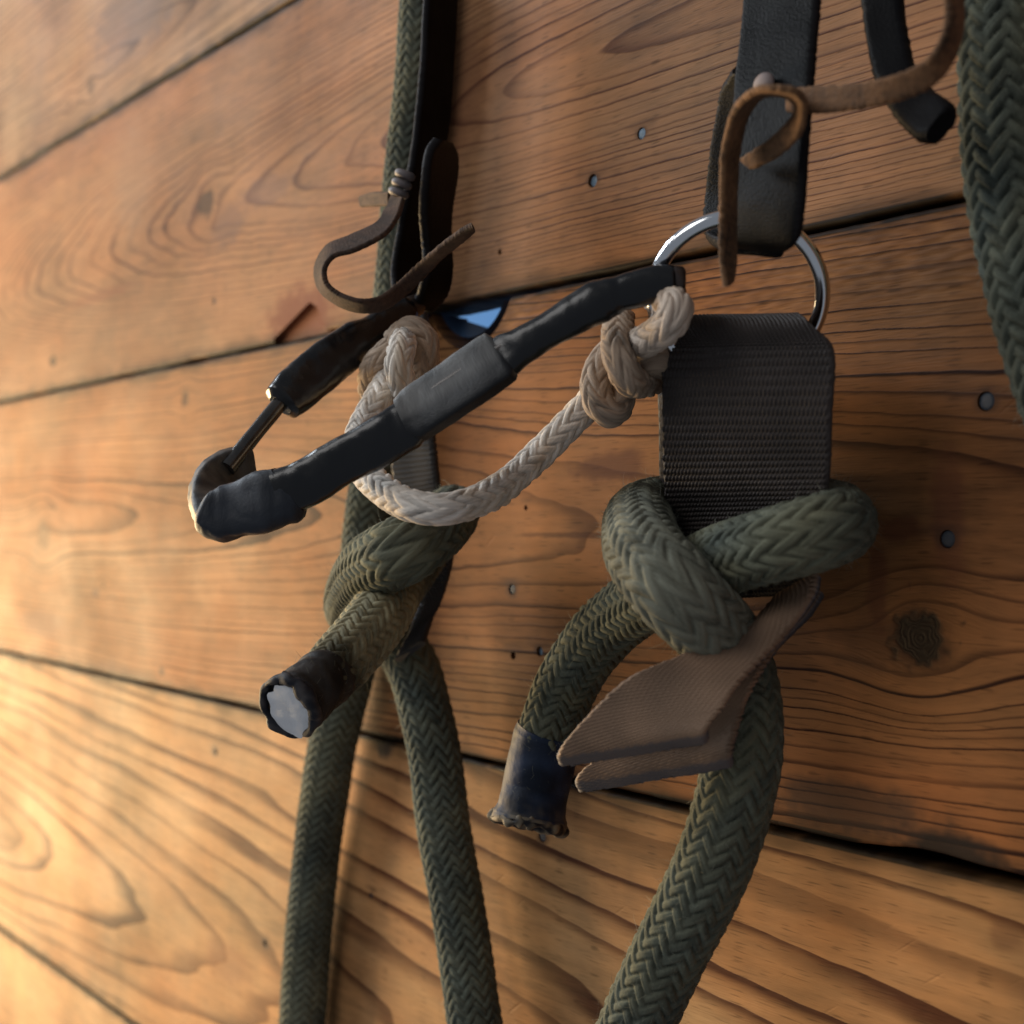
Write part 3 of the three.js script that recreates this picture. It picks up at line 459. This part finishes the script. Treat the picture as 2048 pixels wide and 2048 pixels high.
// ---------------------------------------------------------------- leather straps and laces
const blackLeather = (p, w, s, side, lump, f, a) => { const e = Math.abs(side) < 0.9 ? 1 : 0, d = 0.003 + 0.002 * lump; return e ? [0.012, 0.011, 0.012] : [d, d * 1.03, d * 1.16]; };
{
  const t = thing('cheek_strap', 'wide black leather strap folded round the chrome ring on the right', 'strap', P(1450, 200, 0.045), 'black leather straps');
  part('front_layer', strapGeo([[1415, -60, .043], [1412, 0, .044], [1404, 85, .047], [1395, 168, .050], [1390, 300, .053], [1386, 400, .054], [1388, 445, .053], [1400, 462, .050]], [[1542, -60, .043], [1539, 0, .044], [1532, 85, .047], [1525, 168, .050], [1515, 300, .053], [1508, 400, .054], [1500, 448, .053], [1478, 470, .050]], 0.0028, { colorOf: blackLeather, seed: 31, edgeRough: 0.0004, ds: 0.0006, dw: 0.001 }), MAT.leather, t);
  part('folded_tail', strapGeo([[1392, 130, .046], [1372, 165, .042], [1362, 220, .040], [1350, 300, .038], [1340, 380, .037], [1338, 440, .039], [1362, 462, .044], [1392, 464, .048]], [[1480, 130, .046], [1480, 165, .040], [1480, 220, .037], [1480, 300, .035], [1478, 380, .035], [1474, 440, .037], [1470, 470, .042], [1466, 474, .047]], 0.0034, { colorOf: blackLeather, seed: 35, edgeRough: 0.0007, ds: 0.0006, dw: 0.001 }), MAT.leather, t);
  const stud = new THREE.SphereGeometry(0.0026, 24, 16); stud.scale(1.2, 1, 0.5); const sp = P(1441, 158, .0525); stud.translate(sp.x, sp.y, sp.z);
  part('strap_eyelet', stud, new THREE.MeshStandardMaterial({ color: new THREE.Color().setRGB(0.16, 0.12, 0.11), roughness: 0.7 }), t);
}
{
  const t = thing('cheek_strap', 'narrow looking black leather strap beside the green rope on the left', 'strap', P(815, 200, 0.03), 'black leather straps');
  part('long_strap', strapGeo([[812, -60, .036], [806, 0, .036], [800, 110, .036], [790, 220, .036], [773, 342, .037], [757, 430, .038], [744, 510, .040], [748, 560, .042]], [[862, -60, .022], [857, 0, .022], [850, 120, .022], [841, 240, .022], [822, 330, .023], [806, 430, .024], [796, 520, .026], [786, 566, .030]], 0.003, { colorOf: blackLeather, seed: 41, edgeRough: 0.0003 }), MAT.leather, t);
  part('folded_tail', strapGeo([[828, 262, .044], [812, 285, .047], [804, 330, .048], [800, 400, .046], [804, 455, .044], [806, 500, .044], [800, 540, .044], [786, 575, .042]], [[846, 268, .034], [855, 290, .030], [855, 330, .030], [845, 400, .032], [843, 450, .033], [846, 500, .034], [838, 550, .034], [812, 580, .036]], 0.0035, { colorOf: blackLeather, seed: 45, edgeRough: 0.0005 }), MAT.leather, t);
}
{
  const t = thing('loose_strap_end', 'frayed black strap end hanging behind the brown lace at upper right', 'strap', P(1700, 150, 0.03));
  part('strap', strapGeo([[1638, -60, .028], [1640, 0, .028], [1652, 85, .029], [1668, 152, .031], [1692, 196, .033], [1722, 234, .036], [1750, 253, .038], [1764, 252, .0385]], [[1688, -60, .026], [1690, 0, .026], [1702, 85, .027], [1716, 140, .029], [1742, 176, .031], [1772, 200, .034], [1788, 216, .036], [1786, 228, .037]], 0.0045, { colorOf: (p, w, s, side, lump) => { const d = 0.007 + 0.004 * lump; return [d, d, d * 1.12]; }, seed: 51, edgeRough: 0.0005, jag: 0.0012, rough: 0.0002 }), MAT.leather, t);
}
const suede = (c) => (p, w, s, side, lump, f) => { const k = 0.75 + 0.5 * lump + 0.5 * n3(p.x * 900, p.y * 900, p.z * 900); return [c[0] * k, c[1] * k, c[2] * k]; };
{
  const t = thing('tie_lace', 'light brown suede lace looped in front of the wide right strap', 'lace', P(1440, 200, 0.06), 'brown laces');
  part('lace_loop', strapGeo([[1370, 540, .064], [1364, 500, .064], [1363, 440, .065], [1363, 380, .066], [1366, 290, .068], [1380, 225, .071], [1402, 188, .074], [1432, 168, .075], [1470, 166, .074], [1500, 172, .072], [1516, 188, .069], [1517, 212, .066], [1510, 246, .064], [1470, 290, .060], [1417, 317, .058]],
    [[1380, 532, .060], [1384, 500, .060], [1385, 440, .060], [1385, 380, .061], [1391, 290, .062], [1404, 230, .063], [1420, 198, .064], [1442, 178, .064], [1470, 176, .063], [1492, 183, .062], [1503, 198, .060], [1502, 216, .060], [1484, 238, .062], [1446, 272, .060], [1400, 302, .058]], 0.0017, { colorOf: suede([0.17, 0.085, 0.036]), seed: 61, edgeRough: 0.0004, dw: 0.0006, ds: 0.0004 }), MAT.suede, t);
  part('lace_end', strapGeo([[1490, 178, .058], [1516, 171, .060], [1605, 166, .061], [1680, 151, .060], [1735, 128, .058], [1772, 92, .058], [1790, 45, .058], [1788, 0, .058], [1775, -50, .058]], [[1490, 205, .058], [1516, 208, .060], [1605, 202, .061], [1690, 185, .059], [1752, 160, .056], [1793, 112, .052], [1811, 58, .049], [1811, 0, .048], [1797, -50, .048]], 0.0018, { colorOf: suede([0.15, 0.072, 0.030]), seed: 65, edgeRough: 0.0004, dw: 0.0006, ds: 0.0004 }), MAT.suede, t);
}
{
  const t = thing('tie_lace', 'dark brown leather lace curling out to the left of the left strap', 'lace', P(700, 520, 0.06), 'brown laces');
  const mid = [[752, 372, .050], [740, 402, .056], [716, 434, .064], [662, 461, .072], [622, 476, .076], [605, 503, .078], [609, 537, .078], [634, 561, .076], [679, 577, .072], [720, 572, .066], [758, 545, .060], [788, 517, .058], [828, 478, .058], [874, 442, .058], [893, 429, .058]];
  const wd = [10, 12, 12, 12, 10, 8, 8, 8, 9, 10, 10, 10, 8, 7, 4];
  const Lp = mid.map(([u, v, h], i) => { const a = mid[Math.max(0, i - 1)], b = mid[Math.min(mid.length - 1, i + 1)], l = Math.hypot(b[0] - a[0], b[1] - a[1]); return [u - (b[1] - a[1]) / l * wd[i], v + (b[0] - a[0]) / l * wd[i], h - 0.0015]; });
  const Rp = mid.map(([u, v, h], i) => { const a = mid[Math.max(0, i - 1)], b = mid[Math.min(mid.length - 1, i + 1)], l = Math.hypot(b[0] - a[0], b[1] - a[1]); return [u + (b[1] - a[1]) / l * wd[i], v - (b[0] - a[0]) / l * wd[i], h + 0.0015]; });
  part('lace', strapGeo(Lp, Rp, 0.0018, { colorOf: suede([0.055, 0.028, 0.016]), seed: 71, edgeRough: 0.0003, dw: 0.0006, ds: 0.0004 }), MAT.suede, t);
  part('lace_tail', strapGeo([[679, 374, .045], [705, 366, .047], [735, 366, .049]], [[682, 388, .045], [705, 386, .047], [735, 384, .049]], 0.0016, { colorOf: suede([0.10, 0.06, 0.035]), seed: 75, dw: 0.0006 }), MAT.suede, t);
  for (let i = 0; i < 3; i++) { const a = P(764 - i * 6, 330 + i * 17, .050), g = new THREE.TorusGeometry(0.0022, 0.0013, 14, 40); g.rotateX(Math.PI / 2 - 0.2); g.rotateZ(-0.3); g.translate(a.x, a.y, a.z); part('lace_wrap', g, new THREE.MeshStandardMaterial({ color: new THREE.Color().setRGB(0.14, 0.12, 0.12), roughness: 0.6 }), t); }
}

// ---------------------------------------------------------------- the noseband
{
  const t = thing('bitless_noseband', 'black rubber sleeved metal noseband jutting out from the two straps to the left', 'noseband', P(770, 700, 0.08));
  // a point on the line of sight through (u, v) nearest to the straight bar between a and b
  const near = (a, b) => (u, v) => { const d = P(u, v, 0).sub(eye).normalize(), e = b.clone().sub(a).normalize(), w = eye.clone().sub(a), k = d.dot(e), s = (k * e.dot(w) - d.dot(w)) / (1 - k * k); return eye.clone().addScaledVector(d, s); };
  const front = near(P(1278, 524, 0.056), P(470, 965, 0.128)), back = near(P(772, 582, 0.045), P(440, 880, 0.112));
  const bar = (line, rows) => rows.map(([u, v, w, dr, roll, e]) => { const p = line(u, v), m = perPx(p); return { p, w: w / 2 * m, d: w / 2 * m * dr, roll, e }; });
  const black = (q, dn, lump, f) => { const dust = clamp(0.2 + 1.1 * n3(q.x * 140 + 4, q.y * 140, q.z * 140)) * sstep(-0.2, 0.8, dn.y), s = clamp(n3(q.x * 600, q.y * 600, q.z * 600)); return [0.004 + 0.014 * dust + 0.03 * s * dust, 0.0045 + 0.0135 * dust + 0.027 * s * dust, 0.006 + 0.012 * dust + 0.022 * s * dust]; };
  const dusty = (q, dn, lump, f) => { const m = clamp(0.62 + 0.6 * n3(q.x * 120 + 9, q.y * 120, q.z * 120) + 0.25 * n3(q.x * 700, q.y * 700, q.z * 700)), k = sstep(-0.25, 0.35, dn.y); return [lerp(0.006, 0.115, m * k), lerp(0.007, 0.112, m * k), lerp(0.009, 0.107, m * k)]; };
  part('core_rod', barGeo(bar(front, [[1290, 527, 50, 0.6, 0, 2], [1150, 562, 44, 0.6], [940, 672, 44, 0.6], [700, 830, 44, 0.6], [560, 918, 44, 0.6]]), { around: 24, colorOf: () => [0.05, 0.04, 0.035] }), MAT.rubber, t);
  part('eyelet_cap', barGeo(bar(front, [[1294, 530, 36, 0.8, 0, 2], [1288, 530, 54, 0.7, 0, 2.2], [1275, 530, 58, 0.7], [1262, 530, 50, 0.7]]), { around: 40, ds: 0.0005, rough: 0.0003, colorOf: () => [0.035, 0.024, 0.02], seed: 2 }), MAT.rubber, t);
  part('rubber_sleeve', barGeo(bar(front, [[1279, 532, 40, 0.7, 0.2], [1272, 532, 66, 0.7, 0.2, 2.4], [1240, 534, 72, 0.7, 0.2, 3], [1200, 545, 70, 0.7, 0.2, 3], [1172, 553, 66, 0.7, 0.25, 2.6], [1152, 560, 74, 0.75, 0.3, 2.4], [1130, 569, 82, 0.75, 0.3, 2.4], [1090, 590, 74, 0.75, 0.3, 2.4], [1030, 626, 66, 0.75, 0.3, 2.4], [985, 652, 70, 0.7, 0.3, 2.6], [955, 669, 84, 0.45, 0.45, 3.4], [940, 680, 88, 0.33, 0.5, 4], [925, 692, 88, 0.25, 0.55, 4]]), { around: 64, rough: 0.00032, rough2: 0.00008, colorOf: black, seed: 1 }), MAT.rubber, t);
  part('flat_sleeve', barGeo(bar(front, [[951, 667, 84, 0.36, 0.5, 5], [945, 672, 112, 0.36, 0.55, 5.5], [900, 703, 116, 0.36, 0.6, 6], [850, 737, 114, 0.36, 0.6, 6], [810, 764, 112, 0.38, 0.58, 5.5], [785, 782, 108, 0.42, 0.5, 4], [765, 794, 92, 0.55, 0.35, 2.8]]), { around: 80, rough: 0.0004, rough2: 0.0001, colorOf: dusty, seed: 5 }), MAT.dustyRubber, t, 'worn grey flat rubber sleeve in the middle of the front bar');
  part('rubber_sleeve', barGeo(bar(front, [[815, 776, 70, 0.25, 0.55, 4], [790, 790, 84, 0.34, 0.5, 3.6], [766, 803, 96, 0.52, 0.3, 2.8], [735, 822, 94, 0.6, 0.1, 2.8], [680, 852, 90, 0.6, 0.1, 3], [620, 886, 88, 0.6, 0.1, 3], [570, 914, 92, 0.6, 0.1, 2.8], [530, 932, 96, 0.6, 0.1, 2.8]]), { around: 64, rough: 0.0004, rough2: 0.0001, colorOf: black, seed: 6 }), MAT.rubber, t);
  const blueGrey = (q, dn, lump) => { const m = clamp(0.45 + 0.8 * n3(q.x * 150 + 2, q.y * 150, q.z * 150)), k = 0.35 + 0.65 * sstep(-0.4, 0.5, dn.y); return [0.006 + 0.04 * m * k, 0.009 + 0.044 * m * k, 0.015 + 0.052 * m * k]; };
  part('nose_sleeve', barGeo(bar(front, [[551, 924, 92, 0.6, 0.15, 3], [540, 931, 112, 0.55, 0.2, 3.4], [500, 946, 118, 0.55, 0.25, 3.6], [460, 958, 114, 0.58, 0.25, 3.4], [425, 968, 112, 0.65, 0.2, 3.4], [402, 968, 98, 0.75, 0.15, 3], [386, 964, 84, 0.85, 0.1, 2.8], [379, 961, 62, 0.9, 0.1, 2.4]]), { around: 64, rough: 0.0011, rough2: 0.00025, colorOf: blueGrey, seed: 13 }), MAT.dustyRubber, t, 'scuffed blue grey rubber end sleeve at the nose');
  const corner = [[412, 985, .131, 44], [393, 962, .128, 60], [393, 925, .122, 70], [410, 897, .116, 72], [436, 882, .111, 70], [462, 875, .107, 66], [474, 872, .105, 60]].map(([u, v, h, w]) => { const p = P(u, v, h), m = perPx(p); return { p, w: w / 2 * m, d: w / 2 * m * 0.62, roll: 0.25, e: 4.6 }; });
  part('corner_sleeve', barGeo(corner, { around: 56, rough: 0.0005, rough2: 0.0002, colorOf: (q) => { const m = clamp(0.35 + 0.9 * n3(q.x * 210, q.y * 210, q.z * 210)); return [lerp(0.012, 0.07, m), lerp(0.011, 0.06, m), lerp(0.011, 0.049, m)]; }, seed: 17 }), MAT.dustyRubber, t, 'brownish dusty sleeve at the nose corner');
  part('bare_rod', barGeo(bar(back, [[428, 884, 34, 1, 0, 2], [446, 862, 33, 1, 0, 2], [500, 795, 30, 1, 0, 2], [540, 748, 31, 1, 0, 2], [575, 715, 32, 1, 0, 2]]), { around: 32, rough: 0.00015, colorOf: (q) => { const m = clamp(0.3 + n3(q.x * 300, q.y * 300, q.z * 300)); return [0.022 + 0.02 * m, 0.02 + 0.016 * m, 0.018 + 0.012 * m]; } }), new THREE.MeshPhysicalMaterial({ color: 0xffffff, vertexColors: true, roughness: 0.22, metalness: 0.3, clearcoat: 0.4, clearcoatRoughness: 0.15 }), t);
  part('rubber_sleeve', barGeo(bar(back, [[528, 765, 50, 0.7, 0, 2.4], [534, 758, 78, 0.7, 0, 3], [560, 735, 88, 0.65, 0, 3.4], [600, 700, 88, 0.65, 0, 3.6], [640, 668, 86, 0.65, 0, 3.4], [668, 647, 76, 0.7, 0, 2.8], [700, 626, 62, 0.8, 0, 2.4], [735, 604, 58, 0.8, 0, 2.4], [765, 586, 54, 0.8, 0, 2.4], [778, 579, 36, 0.8, 0, 2.2]]), { around: 64, rough: 0.0004, rough2: 0.0001, colorOf: black, seed: 23 }), MAT.rubber, t);
  part('eyelet_cap', barGeo(bar(back, [[764, 588, 30, 0.8, 0, 2], [775, 581, 44, 0.8, 0, 2], [790, 574, 40, 0.8, 0, 2], [797, 571, 18, 0.8, 0, 2]]), { around: 32, ds: 0.0005, colorOf: () => [0.03, 0.022, 0.018] }), MAT.rubber, t);
}

// ---------------------------------------------------------------- white cord
{
  const t = thing('white_cord', 'dirty white braided cord knotted at both ends and sagging below the noseband', 'cord', P(900, 930, 0.09));
  const tint = (o, phi, low) => { const d = clamp(0.25 + 0.9 * low + 0.5 * n3(o.p.x * 160, o.p.y * 160, o.p.z * 160)); return [lerp(0.66, 0.42, d), lerp(0.60, 0.34, d), lerp(0.53, 0.26, d)]; };
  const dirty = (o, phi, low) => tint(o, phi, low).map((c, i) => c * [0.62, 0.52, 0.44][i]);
  const opt = { N: 8, lay: 0.0054, a1: 0.00085, a2: 0.00013, yarns: 2, around: 110, ds: 0.0003, tint };
  const cord = (pts, o = {}) => ropeGeo(pts.map((p) => [p[0], p[1], p[2], p[3] || 0.0042]), { ...opt, ...o });
  part('cord', cord([[752, 690, .058], [728, 725, .066], [708, 762, .074], [686, 798, .080], [674, 835, .086], [678, 875, .092], [706, 910, .097], [742, 938, .099], [785, 956, .099], [830, 961, .095], [875, 954, .088], [918, 938, .079], [955, 914, .070], [1018, 857, .056], [1060, 815, .050], [1100, 774, .046], [1135, 735, .044], [1170, 690, .046]]), MAT.cord, t);
  part('knot_loop', cord([[752, 700, .050], [742, 665, .058], [752, 636, .062], [776, 622, .061], [798, 636, .058], [804, 668, .056], [794, 704, .054], [775, 735, .050]], { tint: dirty, spin: 0.4 }), MAT.cord, t);
  part('knot_loop', cord([[765, 640, .050], [734, 662, .064], [710, 684, .066], [700, 712, .064], [704, 744, .060], [724, 760, .054], [745, 750, .048]], { tint: dirty, spin: 1.1 }), MAT.cord, t);
  part('knot_loop', cord([[768, 628, .056], [757, 660, .070], [752, 692, .073], [760, 724, .070], [772, 748, .060]], { tint, spin: 2.1 }), MAT.cord, t);
  part('knot_loop', cord([[1190, 640, .040], [1160, 660, .048], [1134, 690, .052], [1124, 725, .054], [1132, 762, .054], [1152, 778, .052], [1168, 762, .048], [1166, 730, .044]], { tint: dirty, spin: 0.2 }), MAT.cord, t);
  part('knot_loop', cord([[1168, 600, .046], [1164, 630, .056], [1168, 672, .062], [1182, 706, .060], [1205, 722, .050], [1230, 716, .042]], { tint: dirty, spin: 0.7 }), MAT.cord, t);
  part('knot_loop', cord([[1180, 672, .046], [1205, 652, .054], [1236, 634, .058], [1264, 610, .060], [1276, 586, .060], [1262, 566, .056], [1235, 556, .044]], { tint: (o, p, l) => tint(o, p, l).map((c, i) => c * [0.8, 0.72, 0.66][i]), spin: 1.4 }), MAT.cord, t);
  part('cord_end', cord([[1195, 700, .044], [1215, 684, .050], [1234, 676, .050], [1240, 690, .044], [1228, 706, .040]], { tint: dirty, spin: 1.9, a1: 0.0004 }), MAT.cord, t);
  part('red_thread', barGeo([[1252, 632, .04], [1256, 642, .041], [1259, 652, .042]].map((q) => ({ p: P(...q), w: 0.0004, d: 0.0004, e: 2 })), { around: 10 , colorOf: () => [0.55, 0.06, 0.03] }), MAT.cord, t);
}

renderer.render(scene, camera);
